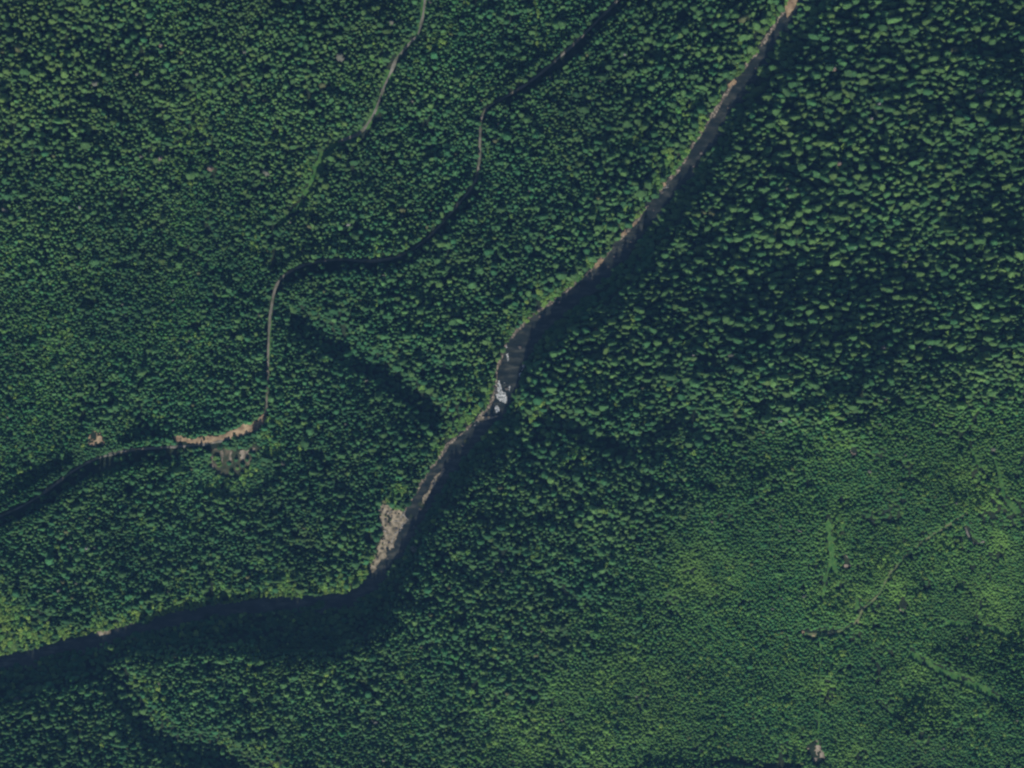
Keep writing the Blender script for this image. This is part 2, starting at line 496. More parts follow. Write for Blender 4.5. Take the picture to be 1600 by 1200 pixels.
FOAM = [[(762, 593), (778, 592), (784, 603), (787, 611), (794, 612), (797, 620), (790, 631), (780, 626), (773, 614), (767, 604)], [(786, 598), (800, 600), (804, 608), (794, 612)],
        [(791, 540), (793.5, 540), (794.5, 552), (795, 562), (793, 568), (791, 560)], [(815, 570), (820, 566), (822, 571), (817, 576)], [(810, 582), (814, 580), (815, 588), (811, 588)], [(774, 636), (778, 630), (780, 642), (775, 648)],
        [(966, 384), (972, 381), (976, 387), (968, 390)], [(1040, 290), (1045, 288), (1045, 293), (1041, 294)], [(738, 664), (748, 657), (747, 664)]]
foam = []
for i, P in enumerate(FOAM):
    o = patch('white_water', P, M_FOAM, .5, cell=.5, rough=1.3, seed=70 + i, soft=.41)
    tag(o, 'white water breaking over rocks in the river', kind='structure')


# ------------------------------------------------------------------ tree kinds (built once, at true size, base at the origin)
def trunk_geo(h, r0, r1=.05, n=6, rings=5, bend=.25, rng=R):
    V, F = [], []
    ang = np.arange(n) / n * 2 * math.pi
    off = np.cumsum(rng.normal(0, bend, (rings + 1, 2)), 0) * .3
    off[0] = 0
    for k in range(rings + 1):
        t = k / rings
        r = r0 * (1 - t) ** .85 + r1 + (r0 * .35 if k == 0 else 0)
        for a in ang:
            V.append((math.cos(a) * r + off[k, 0], math.sin(a) * r + off[k, 1], h * t))
    for k in range(rings):
        for i in range(n):
            j = (i + 1) % n
            F.append((k * n + i, k * n + j, (k + 1) * n + j, (k + 1) * n + i))
    F.append(tuple(range(rings * n, rings * n + n)))
    return V, F


def add_limb(V, F, p, q, r):
    p = np.array(p); q = np.array(q)
    d = (q - p) / max(np.linalg.norm(q - p), 1e-6)
    s = np.cross(d, (0, 0, 1.0)); s = s / max(np.linalg.norm(s), 1e-6)
    t = np.cross(d, s)
    b = len(V)
    for c, rr in ((p, r), (q, r * .35)):
        for a in range(4):
            V.append(tuple(c + rr * (math.cos(a * math.pi / 2) * s + math.sin(a * math.pi / 2) * t)))
    for a in range(4):
        F.append((b + a, b + (a + 1) % 4, b + 4 + (a + 1) % 4, b + 4 + a))


def conifer_crown(h, rad, whorls, nb, low=.18, rng=R, sharp=.85, lop=.15):
    """whorls of drooping needle sprays round the stem"""
    V, F = [], []
    la = rng.uniform(0, 6.28)
    for k in range(whorls):
        t = (k + rng.uniform(-.25, .25)) / whorls
        t = min(max(t, 0), .97)
        z = h * (low + (1 - low) * t)
        r = rad * ((1 - t) ** sharp) * (1 if t > .12 else .75) + .25
        ph = rng.uniform(0, 6.28)
        n = max(5, int(round(nb * (.65 + .5 * (1 - t)))))
        for b in range(n):
            a = ph + b / n * 6.283 + rng.normal(0, .16)
            L = r * rng.uniform(.5, 1.32) * (1 + lop * math.cos(a - la))
            wdt = L * rng.uniform(.36, .52) + .15
            drop = L * rng.uniform(.4, .8)
            ca, sa = math.cos(a), math.sin(a)
            up = h / whorls * .55
            i = len(V)
            V += [(0, 0, z + up),
                  (ca * L * .6 - sa * wdt, sa * L * .6 + ca * wdt, z - drop * .55),
                  (ca * L * .62, sa * L * .62, z + up * .2 - drop * .36),
                  (ca * L * .6 + sa * wdt, sa * L * .6 - ca * wdt, z - drop * .55),
                  (ca * L, sa * L, z - drop)]
            F += [(i, i + 2, i + 1), (i, i + 3, i + 2), (i + 1, i + 2, i + 4), (i + 2, i + 3, i + 4)]
    i = len(V)
    for a in range(5):
        V.append((.3 * math.cos(a * 1.257), .3 * math.sin(a * 1.257), h * .95))
    V.append((0, 0, h * 1.03))
    for a in range(5):
        F.append((i + a, i + (a + 1) % 5, i + 5))
    return V, F


def broad_crown(h, rad, lobes, leaves, rng=R):
    """leaf clumps spread through several lobes of an open crown"""
    V, F = [], []
    C = []
    for i in range(lobes):
        a = i / lobes * 6.283 + rng.normal(0, .3)
        q = rng.uniform(.3, .62) * rad * (0 if i == 0 else 1)
        C.append((math.cos(a) * q, math.sin(a) * q, h * (rng.uniform(.62, .8) if i else .8), rad * rng.uniform(.42, .62)))
    for c in C:
        for _ in range(leaves // lobes):
            d = rng.normal(0, 1, 3); d[2] = d[2] * .8 + .6
            d /= np.linalg.norm(d)
            rr = c[3] * rng.uniform(.55, 1.08)
            p = np.array(c[:3]) + d * rr * np.array((1, 1, .8))
            nrm = d + rng.normal(0, .28, 3)
            nrm /= np.linalg.norm(nrm)
            s = np.cross(nrm, (.3, .2, 1)); s /= max(np.linalg.norm(s), 1e-6)
            t = np.cross(nrm, s)
            g = rad * rng.uniform(.11, .2)
            i = len(V)
            for k in range(5):
                an = k * 1.2566 + rng.uniform(-.3, .3)
                gg = g * rng.uniform(.7, 1.25)
                V.append(tuple(p + s * math.cos(an) * gg + t * math.sin(an) * gg))
            F.append(tuple(range(i, i + 5)))
    return V, F


def tree_kind(i, kind):
    rng = np.random.default_rng(100 + i)
    if kind == 'conifer':
        h, r = 34.0, 4.0
        tv, tf = trunk_geo(h * .97, .45, rng=rng)
        for k in range(10):
            a = rng.uniform(0, 6.28); z = h * rng.uniform(.06, .3)
            add_limb(tv, tf, (0, 0, z), (math.cos(a) * 1.6, math.sin(a) * 1.6, z - .4), .07)
        cv, cf = conifer_crown(h, r, int(rng.integers(10, 14)), int(rng.integers(7, 10)), low=.22, rng=rng, sharp=rng.uniform(.42, .7), lop=rng.uniform(.1, .5))
    elif kind == 'young':
        h, r = 14.0, 2.3
        tv, tf = trunk_geo(h * .96, .16, rng=rng, rings=3, n=5)
        cv, cf = conifer_crown(h, r, 7, 7, low=.08, rng=rng, sharp=.6)
    else:
        h, r = 22.0, 5.0
        tv, tf = trunk_geo(h * .72, .38, r1=.1, rng=rng)
        for k in range(7):
            a = k * .9 + rng.normal(0, .2); z = h * rng.uniform(.3, .55)
            add_limb(tv, tf, (0, 0, z), (math.cos(a) * r * .6, math.sin(a) * r * .6, z + h * .2), .14)
        cv, cf = broad_crown(h, r, int(rng.integers(5, 8)), 260, rng)
    return tv, tf, cv, cf


KINDS = {'conifer': [tree_kind(i, 'conifer') for i in range(8)], 'young': [tree_kind(20 + i, 'young') for i in range(5)], 'broadleaf': [tree_kind(40 + i, 'broadleaf') for i in range(5)]}
BASE = {'conifer': (34.0, 4.0), 'young': (14.0, 2.3), 'broadleaf': (22.0, 5.0)}
NAMES = {'conifer': 'conifer_tree', 'young': 'young_conifer', 'broadleaf': 'broadleaf_tree'}
PARTS = {}                 # (kind, variant) -> trunk mesh, crown mesh
STOCK = {}                 # kind -> collection of whole trees for the forest masses
for kind, lst in KINDS.items():
    c = bpy.data.collections.new('stock_' + kind)
    STOCK[kind] = c
    leafm = M_LEAF if kind == 'broadleaf' else M_NEEDLE
    for i, (tv, tf, cv, cf) in enumerate(lst):
        if kind != 'young':
            PARTS[kind, i] = (mesh('trunk', tv, tf, M_BARK), mesh('crown', cv, cf, leafm))
        n = len(tv)
        me = mesh('whole_tree', list(tv) + list(cv), list(tf) + [tuple(a + n for a in f) for f in cf], M_BARK)
        me.materials.append(leafm)
        mi = np.ones(len(me.polygons), np.int32); mi[:len(tf)] = 0
        me.polygons.foreach_set('material_index', mi)
        c.objects.link(bpy.data.objects.new('whole_tree_%s_%02d' % (kind, i), me))

# ------------------------------------------------------------------ where the trees stand
GU = np.arange(100, 1600, 200.0)
GV = np.arange(100, 1200, 200.0)
SPACING = np.array([[9, 7.5, 8, 6.8, 7.8, 9, 10, 9.5], [7.5, 6.6, 7.2, 7.5, 7.8, 9.5, 10, 9.5], [6.6, 6.2, 8, 8.5, 9.2, 9.5, 9.5, 8.5],
                    [6.6, 7.4, 8, 8.6, 8.6, 6.2, 5.6, 4.8], [7.5, 7.5, 8, 8.5, 6.6, 5.2, 5.0, 4.6], [8.5, 7.5, 7, 6.5, 5.6, 5.2, 5.0, 5.0]])
GAPS = np.array([[.34, .26, .26, .16, .18, .27, .52, .42], [.2, .14, .15, .12, .15, .40, .54, .46], [.1, .06, .13, .14, .30, .48, .54, .42],
                 [.06, .1, .13, .18, .40, .2, .22, .2], [.08, .08, .1, .26, .14, .1, .16, .16], [.12, .1, .12, .1, .05, .05, .08, .12]])
YELLOW = np.array([[.75, .55, .5, .3, .35, .45, .5, .55], [.5, .45, .4, .28, .35, .42, .5, .5], [.32, .22, .22, .32, .35, .38, .48, .5],
                   [.22, .18, .22, .35, .4, .3, .42, .5], [.3, .28, .34, .3, .3, .42, .5, .55], [.22, .3, .3, .36, .5, .45, .4, .4]])


def grid_at(G, u, v):
    x = np.clip((u - GU[0]) / 200, 0, len(GU) - 1.001)
    y = np.clip((v - GV[0]) / 200, 0, len(GV) - 1.001)
    i, j = x.astype(int), y.astype(int)
    fx, fy = x - i, y - j
    return (G[j, i] * (1 - fx) + G[j, i + 1] * fx) * (1 - fy) + (G[j + 1, i] * (1 - fx) + G[j + 1, i + 1] * fx) * fy


LEAFY = [(610, 778, 16, 1), (625, 768, 14, 1), (600, 790, 8, .8), (765, 600, 26, .7), (745, 632, 34, .6), (725, 655, 24, .6), (20, 985, 42, .9), (5, 960, 40, .8), (60, 995, 26, .8), (150, 965, 36, .5), (215, 962, 22, .7), (300, 942, 36, .5),
         (370, 930, 30, .5), (440, 918, 36, .55), (520, 922, 26, .5), (688, 66, 13, 1), (705, 46, 10, .6), (488, 268, 16, .8), (482, 300, 14, .8), (428, 688, 18, .8), (432, 662, 14, .8), (430, 560, 8, .6), (428, 620, 8, .6), (812, 634, 16, .9),
         (838, 650, 18, .9), (858, 672, 18, .8), (892, 718, 18, .6), (1050, 250, 22, .7), (1028, 272, 20, .9), (1075, 180, 24, .5), (1165, 95, 12, .9), (984, 217, 16, .9), (960, 370, 20, .6), (905, 430, 24, .7), (855, 468, 22, .8), (820, 492, 20, .8),
         (790, 525, 16, .9), (1300, 840, 16, .6), (1345, 945, 24, .5), (1385, 890, 16, .5), (1290, 930, 24, .4), (102, 522, 9, .9), (376, 352, 12, .7), (395, 385, 10, .6), (455, 400, 14, .7), (590, 398, 30, .45), (640, 388, 14, .6), (350, 750, 22, .7),
         (380, 742, 16, .7), (640, 330, 0, 0), (925, 325, 40, .25), (860, 70, 40, .2), (270, 28, 16, .5), (300, 215, 40, .3), (885, 665, 16, .5), (990, 640, 20, .3), (1540, 770, 24, .5), (1500, 850, 24, .3), (240, 1090, 20, .5), (220, 1065, 16, .6),
         (250, 1130, 14, .7), (350, 1155, 16, .6), (700, 965, 14, .5), (575, 130, 14, .6), (596, 110, 8, .6), (560, 214, 10, .6), (775, 155, 12, .7)]


def leafy_at(u, v):
    p = np.zeros(np.shape(u))
    for a, b, r, k in LEAFY:
        if r:
            p = np.maximum(p, k * np.exp(-((u - a) ** 2 + (v - b) ** 2) / (r * r)))
    return p


def density_rules(u, v, rad, tall):
    """False where no tree of crown radius rad (px) may stand"""
    ok = dist_poly(u, v, RC, RW) > np.where(in_poly(u, v, SE_SIDE), np.where(u < 570, -11 * fnoise(u, v, 20, 64) - 1, rad * .1 - 2), rad * .4) + 8 * (fnoise(u, v, 24, 15) - .5)
    ok &= dist_poly(u, v, MAIN_ROAD) > 2.0 + 3.8 * fnoise(u, v, 14, 57) + rad * .5
    ok &= dist_poly(u, v, WEST_ROAD[:17]) > np.where(v < 335, 5.0, 3.0) + rad * .55
    ok &= dist_poly(u, v, TRACK) > 2.0 + rad * .6
    ok &= dist_poly(u, v, TRACK2) > 2.6 + rad * .6
    ok &= dist_poly(u, v, TRACK3) > 2.0 + rad * .5
    for P, w in DARK_GAPS:
        ok &= (dist_poly(u, v, P) > w * (.6 + .8 * vnoise(u, v, 20, 6))) | (np.abs(np.sin(u * 12.9898 + v * 78.233)) < .1)
    bushy = (fnoise(u, v, 9, 27) > .64) & (rad < 3.4)
    ok &= ~in_poly(u, v, CLEARING) | bushy
    for P in BARE:
        ok &= dist_poly(u, v, list(P) + [P[0]]) > 1.5 + rad * .6
    for P in [GRAVEL_BAR, GRAVEL_SPIT, LANDING] + CUT_BANKS + BARE:
        ok &= ~in_poly(u, v, P) & (dist_poly(u, v, list(P) + [P[0]]) > rad * .45)
    for L, w in GRASS:
        ok &= dist_poly(u, v, L) > w * .8 + rad * .5
    return ok


def scatter():
    n = 800000
    M = 130
    u = R.uniform(-M, 1600 + M, n); v = R.uniform(-M, 1200 + M, n)
    sp = grid_at(SPACING, u, v) * (.86 + .3 * fnoise(u, v, 60, 21))
    leaf = leafy_at(u, v) + .10 * (fnoise(u, v, 45, 33) > .62)
    nwb = ~in_poly(u, v, SE_SIDE) * np.exp(-(np.maximum(dist_poly(u, v, RC, RW), 0) / 20) ** 2) * np.where(u < 580, .95, .9) * smooth(np.where(u < 580, .3, .36), np.where(u < 580, .48, .54), fnoise(u, v, 38, 91))
    leaf = np.maximum(leaf, nwb)
    isleaf = R.random(n) < leaf
    sz = np.exp(R.normal(-.02, .23, n) * np.where(sp < 6, .7, 1))
    rad = sp * np.where(u + .3 * v < 1000, .385, .455) * sz
    rad = np.where(isleaf, np.clip(rad * 1.0, 2.6, 5.2), rad)
    rad = np.clip(rad, 1.5, 6.2)
    ok = density_rules(u, v, rad, None)
    # gaps: clumpy openings, ravine bottoms, the steep bank on the shaded side
    g = grid_at(GAPS, u, v)
    se = in_poly(u, v, SE_SIDE)
    dr = dist_poly(u, v, RC, RW)
    bank = se & (dr < 46)
    g = np.where(bank, np.maximum(g, .3), g)
    nz = fnoise(u, v, 26, 41)
    # noise is roughly normal round .5 with sigma .13
    thr = .5 + .13 * np.interp(g, [0, .05, .1, .2, .3, .4, .5, .6], [-3, -1.64, -1.28, -.84, -.52, -.25, 0, .25])
    opening = nz < thr
    for P, depth, w in RAVINES[:2]:
        opening |= dist_poly(u, v, P) < w * .85 * (.6 + .8 * vnoise(u, v, 30, 3))
    for P, depth, w in RAVINES[2:]:
        opening |= dist_poly(u, v, P) < w * .6 * (.4 + 1.0 * vnoise(u, v, 30, 3))
    low = opening
    occ = np.zeros((1200 + 2 * M + 40, 1600 + 2 * M + 40), bool)
    discs = {}
    keep = []
    ui = (u + M + 20).astype(int); vi = (v + M + 20).astype(int)
    pack = np.where(isleaf, .6, np.clip(.56 + .62 * g, .56, .86))
    order = np.concatenate([np.nonzero(ok & ~low)[0], np.nonzero(ok & low)[0]])
    for i in order:
        if occ[vi[i], ui[i]]:
            continue
        if low[i] and R.random() > .14:
            continue
        q = rad[i] * 2 * pack[i]
        k = int(round(q * 2)) / 2
        D = discs.get(k)
        if D is None:
            m = int(math.ceil(k))
            yy, xx = np.mgrid[-m:m + 1, -m:m + 1]
            D = discs[k] = ((xx * xx + yy * yy) <= k * k, m)
        mask, m = D
        occ[vi[i] - m:vi[i] + m + 1, ui[i] - m:ui[i] + m + 1] |= mask
        keep.append(i)
    keep = np.array(keep)
    return u[keep], v[keep], rad[keep], isleaf[keep], low[keep], sp[keep]


tu, tv_, trad, tleaf, tlow, tsp = scatter()
N = len(tu)
tz = height(tu, tv_) - .15
tx, ty = world(tu, tv_, tz)
crown_m = trad * S * 1.22                      # crown radius in metres
yel = np.clip(grid_at(YELLOW, tu, tv_) + .5 * (fnoise(tu, tv_, 70, 51) - .5) + R.normal(0, .21, N), 0, 1)
lum = np.exp(R.normal(0, .16, N) * np.where(tsp < 6, .7, 1)) * (.62 + .8 * fnoise(tu, tv_, 120, 61))
green = np.array([.026, .098, .036]); yell = np.array([.080, .142, .034])
tint = (green[None] * (1 - yel[:, None]) + yell[None] * yel[:, None]) * lum[:, None]
ly = np.clip(R.beta(1.5, 2, N) + .15 * (tu < 600) * (tv_ > 900), 0, 1)
ltint = (np.array([.07, .20, .045])[None] * (1 - ly[:, None]) + np.array([.19, .29, .055])[None] * ly[:, None]) * np.exp(R.normal(0, .18, N))[:, None]
tint = np.where(tleaf[:, None], ltint, tint)
grey = (R.random(N) < .002) & ~tleaf            # a few thin grey-topped trees
tint[grey] = np.array([.12, .125, .095])
brown = (R.random(N) < .002) & ~tleaf
tint[brown] = np.array([.085, .10, .04])
young = (R.random(N) < smooth(7.4, 5.4, tsp)) & ~tleaf
brush = np.zeros(N)
for a, b, r in [(1300, 838, 26), (1318, 800, 22), (1345, 945, 34), (1290, 935, 26), (1400, 930, 34), (1388, 888, 24), (1550, 780, 34), (1520, 730, 30), (1310, 700, 24), (1480, 860, 30), (1560, 850, 30), (1330, 1170, 30), (1240, 1160, 22), (1290, 1080, 24),
                (960, 1110, 90), (840, 1150, 70), (1000, 1040, 60), (1090, 900, 60), (1440, 1045, 24), (1510, 1068, 24), (1560, 940, 40), (1470, 1110, 30)]:
    brush = np.maximum(brush, np.exp(-((tu - a) ** 2 + (tv_ - b) ** 2) / (r * r)))
brush *= np.clip(2.6 * fnoise(tu, tv_, 26, 83) - .65, 0, 1)
tint = np.where((young & ~grey)[:, None], tint * np.array([.90, 1.04, .85]) * (1 - brush[:, None] * .85) + brush[:, None] * .85 * np.array([.115, .225, .040]) * lum[:, None], tint)
kind = np.where(tleaf, 2, np.where(young, 1, 0))
hgt = np.where(tleaf, np.clip(crown_m * 4.2, 8, 22), crown_m * np.interp(tsp, [4.5, 5.6, 7.2, 9], [2.5, 3.3, 5.4, 6.6]) * (1 - .35 * brush)) * R.uniform(.72, 1.25, N)
hgt = hgt * (.68 + .64 * fnoise(tu, tv_, 24, 77))
seside = in_poly(tu, tv_, SE_SIDE)
rdist = dist_poly(tu, tv_, RC, RW)
bdist = dist_poly(tu, tv_, RC, RB) + 16 * (fnoise(tu, tv_, 34, 19) - .5)
edge = seside & (bdist > -4) & (bdist < 26) & ~tleaf & ~young
hgt = np.where(edge, np.maximum(hgt, np.where(tu < 640, 28, 20) + R.uniform(0, 12, N)), hgt)
floor = seside & (bdist <= -4)
hgt = np.where(floor & (R.random(N) > .045), np.minimum(hgt * .4, 11), hgt)
cap = np.full(N, 99.0)
for a, b, ra, rb, hc in [(365, 742, 66, 34, 7), (380, 700, 60, 20, 7), (152, 716, 46, 30, 8), (300, 710, 52, 26, 11), (595, 900, 24, 30, 12), (20, 985, 60, 50, 11)]:
    cap = np.where(((tu - a) / ra) ** 2 + ((tv_ - b) / rb) ** 2 < 1, np.minimum(cap, hc), cap)
for a, b, ra, rb, k in [(1525, 1030, 75, 26, 1.9), (1440, 1128, 44, 30, 2.0), (1590, 1060, 30, 90, 1.7), (1120, 1206, 140, 16, 2.0), (1345, 640, 60, 30, 1.5)]:
    hgt = np.where(((tu - a) / ra) ** 2 + ((tv_ - b) / rb) ** 2 < 1, hgt * k, hgt)
gapd = np.full(N, 99.0)
for P, w in DARK_GAPS[:3]:
    gapd = np.minimum(gapd, dist_poly(tu, tv_, P) - w)
hgt = np.where((gapd < 14) & (gapd > 0) & ~tleaf, np.maximum(hgt, 27 + R.uniform(0, 8, N)), hgt)
wd = dist_poly(tu, tv_, WEST_ROAD[:18])
hgt = np.where(wd < 13, np.minimum(hgt, 12), hgt)
hgt = np.where(tleaf & ~seside, np.minimum(hgt, 13), hgt)
hgt = np.minimum(hgt, cap * R.uniform(.7, 1.2, N))
hgt = np.clip(hgt, 3.5, 46)
stretch = np.where(tleaf, 1.0, 1.12 + .2 * seside * smooth(760, 560, tv_ - .0 * tu) * smooth(760, 1000, tu)) * np.exp(R.normal(0, .14, N))
hgt = np.where(tlow, hgt * .55, hgt)
rot = np.where(tleaf, R.uniform(0, 6.283, N), R.integers(0, 2, N) * math.pi + R.normal(0, .35, N))
KN = ['conifer', 'young', 'broadleaf']
bh = np.array([BASE[k][0] for k in KN])[kind]
br = np.array([BASE[k][1] for k in KN])[kind]
crown_m = np.where(young, crown_m * 1.12, crown_m)
scx = crown_m / br * stretch
scy = crown_m / br / np.sqrt(stretch)
scz = hgt / bh
var = R.integers(0, 1000, N)

# ------------------------------------------------------------------ the trees that show largest, each a thing with trunk and crown
inframe = (tu > 8) & (tu < 1592) & (tv_ > 8) & (tv_ < 1192)


def pick(sel, count, sep):
    idx = np.nonzero(sel & inframe & ~tlow)[0]
    idx = idx[np.argsort(-trad[idx])]
    out = []
    for i in idx:
        if all((tu[i] - tu[j]) ** 2 + (tv_[i] - tv_[j]) ** 2 > sep * sep for j in out):
            out.append(i)
            if len(out) == count:
                break
    return out


single_conifers = pick((kind == 0), 300, 34)
single_leafy = pick((kind == 2), 240, 17)


def where(u, v):
    p = (np.array([u]), np.array([v]))
    dr = dist_poly(*p, RC, RW)[0]
    se = in_poly(*p, SE_SIDE)[0]
    if dist_poly(*p, GRAVEL_BAR + GRAVEL_BAR[:1])[0] < 30:
        return 'beside the pale gravel bar'
    if dist_poly(*p, CLEARING + CLEARING[:1])[0] < 26:
        return 'beside the roadside clearing'
    if dr < 32:
        if v > 930 and u < 560:
            return 'on the dark south riverbank' if se else 'on the sunny north riverbank'
        return 'on the shaded east riverbank' if se else 'on the sunny west riverbank'
    if dist_poly(*p, MAIN_ROAD)[0] < 24:
        return 'beside the gravel road'
    if dist_poly(*p, WEST_ROAD)[0] < 22:
        return 'beside the overgrown road'
    if dist_poly(*p, RAVINES[0][0])[0] < 36:
        return 'above the dark ravine'
    if dist_poly(*p, RAVINES[1][0])[0] < 36:
        return 'above the dark creek'
    if se:
        return 'in the dense south forest' if in_poly(*p, BEYOND)[0] else 'on the shadowy east hillside'
    return 'in the forest west of the river' if u > 430 or v > 720 else 'in the forest left of both roads'


used_labels = set()


def look(i):
    t = tint[i]
    if grey[i]:
        c = 'greyish'
    elif kind[i] == 2:
        c = 'lime green' if t[0] > .085 else ('bright green' if t[1] > .14 else 'mid green')
    else:
        c = 'olive green' if t[0] > .062 else ('dark green' if t[1] < .075 else 'deep green')
    w = 'broad' if trad[i] > 5.0 else ('round' if trad[i] > 4.2 else 'small')
    return w + ' ' + c


def make_single(i, protos={}):
    k = KN[kind[i]]
    nv = len(KINDS[k])
    vi = int(var[i]) % nv
    root = bpy.data.objects.new(NAMES[k], None)
    root.empty_display_size = 2
    COL.objects.link(root)
    root.location = (tx[i], ty[i], tz[i])
    root.rotation_euler = (0, 0, rot[i])
    root.scale = (scx[i], scy[i], scz[i])
    for part, me in zip(('trunk', 'crown'), PARTS[k, vi]):
        if (k, vi, part) in protos:
            o = protos[k, vi, part].copy()
        else:
            o = protos[k, vi, part] = bpy.data.objects.new(part, me)
        COL.objects.link(o)
        o.parent = root
        o['tint'] = [float(x) for x in tint[i]]
    word = 'conifer' if k == 'conifer' else 'broadleaf tree'
    a, b = round(tu[i] / 16), round(tv_[i] / 12)
    lab = f'{look(i)} {word} {where(tu[i], tv_[i])}, {a}% across, {b}% down'
    if lab in used_labels:
        lab = f'{look(i)} {word} {where(tu[i], tv_[i])}, {tu[i] / 16:.1f}% across, {tv_[i] / 12:.1f}% down'
    used_labels.add(lab)
    tag(root, lab, 'tree', 'large conifers standing out of the forest' if k == 'conifer' else 'broadleaf trees along banks and roads')


singles = set(single_conifers) | set(single_leafy)
for i in list(single_conifers) + list(single_leafy):
    make_single(i)
rest = np.array([i for i in range(N) if i not in singles])


# ------------------------------------------------------------------ the rest of the forest: one object of stuff per kind
def mass(name, kidx, label):
    sel = rest[kind[rest] == kidx]
    k = KN[kidx]
    me = bpy.data.meshes.new(name)
    me.vertices.add(len(sel))
    me.vertices.foreach_set('co', np.stack([tx[sel], ty[sel], tz[sel]], 1).ravel())

    def attr(nm, typ, data, field):
        a = me.attributes.new(nm, typ, 'POINT')
        a.data.foreach_set(field, np.ascontiguousarray(data).ravel())
    attr('tint', 'FLOAT_VECTOR', tint[sel].astype(np.float32), 'vector')
    attr('tree_scale', 'FLOAT_VECTOR', np.stack([scx[sel], scy[sel], scz[sel]], 1).astype(np.float32), 'vector')
    attr('turn', 'FLOAT_VECTOR', np.stack([R.normal(0, .03, len(sel)), R.normal(0, .03, len(sel)), rot[sel]], 1).astype(np.float32), 'vector')
    attr('variant', 'INT', (var[sel] % len(KINDS[k])).astype(np.int32), 'value')
    o = obj(name, me)
    ng = bpy.data.node_groups.new(name + '_scatter', 'GeometryNodeTree')
    ng.interface.new_socket('Geometry', in_out='INPUT', socket_type='NodeSocketGeometry')
    ng.interface.new_socket('Geometry', in_out='OUTPUT', socket_type='NodeSocketGeometry')
    gi = ng.nodes.new('NodeGroupInput'); go = ng.nodes.new('NodeGroupOutput')
    ci = ng.nodes.new('GeometryNodeCollectionInfo')
    ci.inputs['Collection'].default_value = STOCK[k]
    ci.inputs['Separate Children'].default_value = True
    ci.inputs['Reset Children'].default_value = True
    ip = ng.nodes.new('GeometryNodeInstanceOnPoints')
    ip.inputs['Pick Instance'].default_value = True

    def named(nm, dt):
        n = ng.nodes.new('GeometryNodeInputNamedAttribute')
        n.data_type = dt
        n.inputs['Name'].default_value = nm
        return n.outputs['Attribute']
    L = ng.links.new
    L(gi.outputs[0], ip.inputs['Points'])
    L(ci.outputs[0], ip.inputs['Instance'])
    L(named('variant', 'INT'), ip.inputs['Instance Index'])
    er = ng.nodes.new('FunctionNodeEulerToRotation')
    L(named('turn', 'FLOAT_VECTOR'), er.inputs[0])
    L(er.outputs[0], ip.inputs['Rotation'])
    L(named('tree_scale', 'FLOAT_VECTOR'), ip.inputs['Scale'])
    L(ip.outputs[0], go.inputs[0])
    md = o.modifiers.new('scatter', 'NODES')
    md.node_group = ng
    tag(o, label, None, None, 'stuff')


mass('conifer_forest', 0, 'dense conifer forest covering the valley sides')
mass('young_forest', 1, 'fine textured young conifer plantation on the lower slope')
mass('broadleaf_thicket', 2, 'bright green broadleaf thicket along banks and roads')
print('TREES', N, [(KN[k], int((kind == k).sum())) for k in range(3)], len(single_conifers), len(single_leafy))


# ------------------------------------------------------------------ dead trees, driftwood, boulders
def place(u, v, dz=0.0):
    z = float(height(np.array([u]), np.array([v]))[0])
    x, y = world(u, v, z)
    return (float(x), float(y), z + dz)


DEAD = [(1302, 109, 1), (1360, 187, 0), (1310, 256, 1), (1254, 454, 0), (1333, 388, 0), (127, 325, 0), (253, 72, 1), (1372, 164, 0), (1412, 410, 0), (1083, 555, 0), (1379, 544, 1), (1110, 346, 0), (252, 249, 1), (545, 352, 0), (975, 88, 0), (1218, 658, 0), (330, 264, 1), (138, 856, 0)]
for i, (u, v, red) in enumerate(DEAD):
    rng = np.random.default_rng(300 + i)
    h = rng.uniform(30, 40)
    root = obj('dead_tree', None, loc=place(u, v, -.2))
    vv, ff = trunk_geo(h, .5, rng=rng, r1=.12)
    for k in range(46):
        a = rng.uniform(0, 6.28); t = rng.uniform(.3, .98); L = 3.4 * (1.1 - t) + .6
        z = h * t
        add_limb(vv, ff, (0, 0, z), (math.cos(a) * L, math.sin(a) * L, z - .25 * L), .16)
    obj('trunk', mesh('dead_trunk', vv, ff, M_DEADWOOD), root)
    if red:
        cv, cf = conifer_crown(h * .96, 4.2, 9, 6, low=.35, rng=rng)
        c = obj('crown', mesh('dead_crown', cv, cf, M_NEEDLE), root)
        c['tint'] = [.15, .11, .08]
    tag(root, ('dead rust-brown conifer ' if red else 'bare grey dead tree ') + where(u, v) + f', {round(u / 16)}% across, {round(v / 12)}% down', 'dead tree', 'dead trees among the living forest')


def log_mesh(L, r, rng):
    V, F = [], []
    n, m = 8, 7
    bend = rng.normal(0, .25)
    for k in range(m + 1):
        t = k / m
        rr = r * (1 - .55 * t) * (1.5 if k == 0 else 1) * rng.uniform(.92, 1.08)
        for a in range(n):
            an = a / n * 6.283
            V.append((t * L - L / 2, bend * math.sin(t * 3.14) + rr * math.cos(an), r * .8 + rr * math.sin(an)))
    for k in range(m):
        for a in range(n):
            b = (a + 1) % n
            F.append((k * n + a, k * n + b, (k + 1) * n + b, (k + 1) * n + a))
    F.append(tuple(range(n))[::-1]); F.append(tuple(range(m * n, m * n + n)))
    for k in range(5):
        a = rng.uniform(0, 6.28)
        add_limb(V, F, (-L / 2, 0, r * .8), (-L / 2 - .7, math.cos(a) * r * 2.3, r * .8 + abs(math.sin(a)) * r * 2.0), r * .3)
    for k in range(4):
        t = rng.uniform(-.2, .4); a = rng.uniform(.3, 2.8)
        add_limb(V, F, (L * t, 0, r), (L * t + 1.0, math.cos(a) * 1.8, r + abs(math.sin(a)) * 1.2), r * .22)
    return V, F


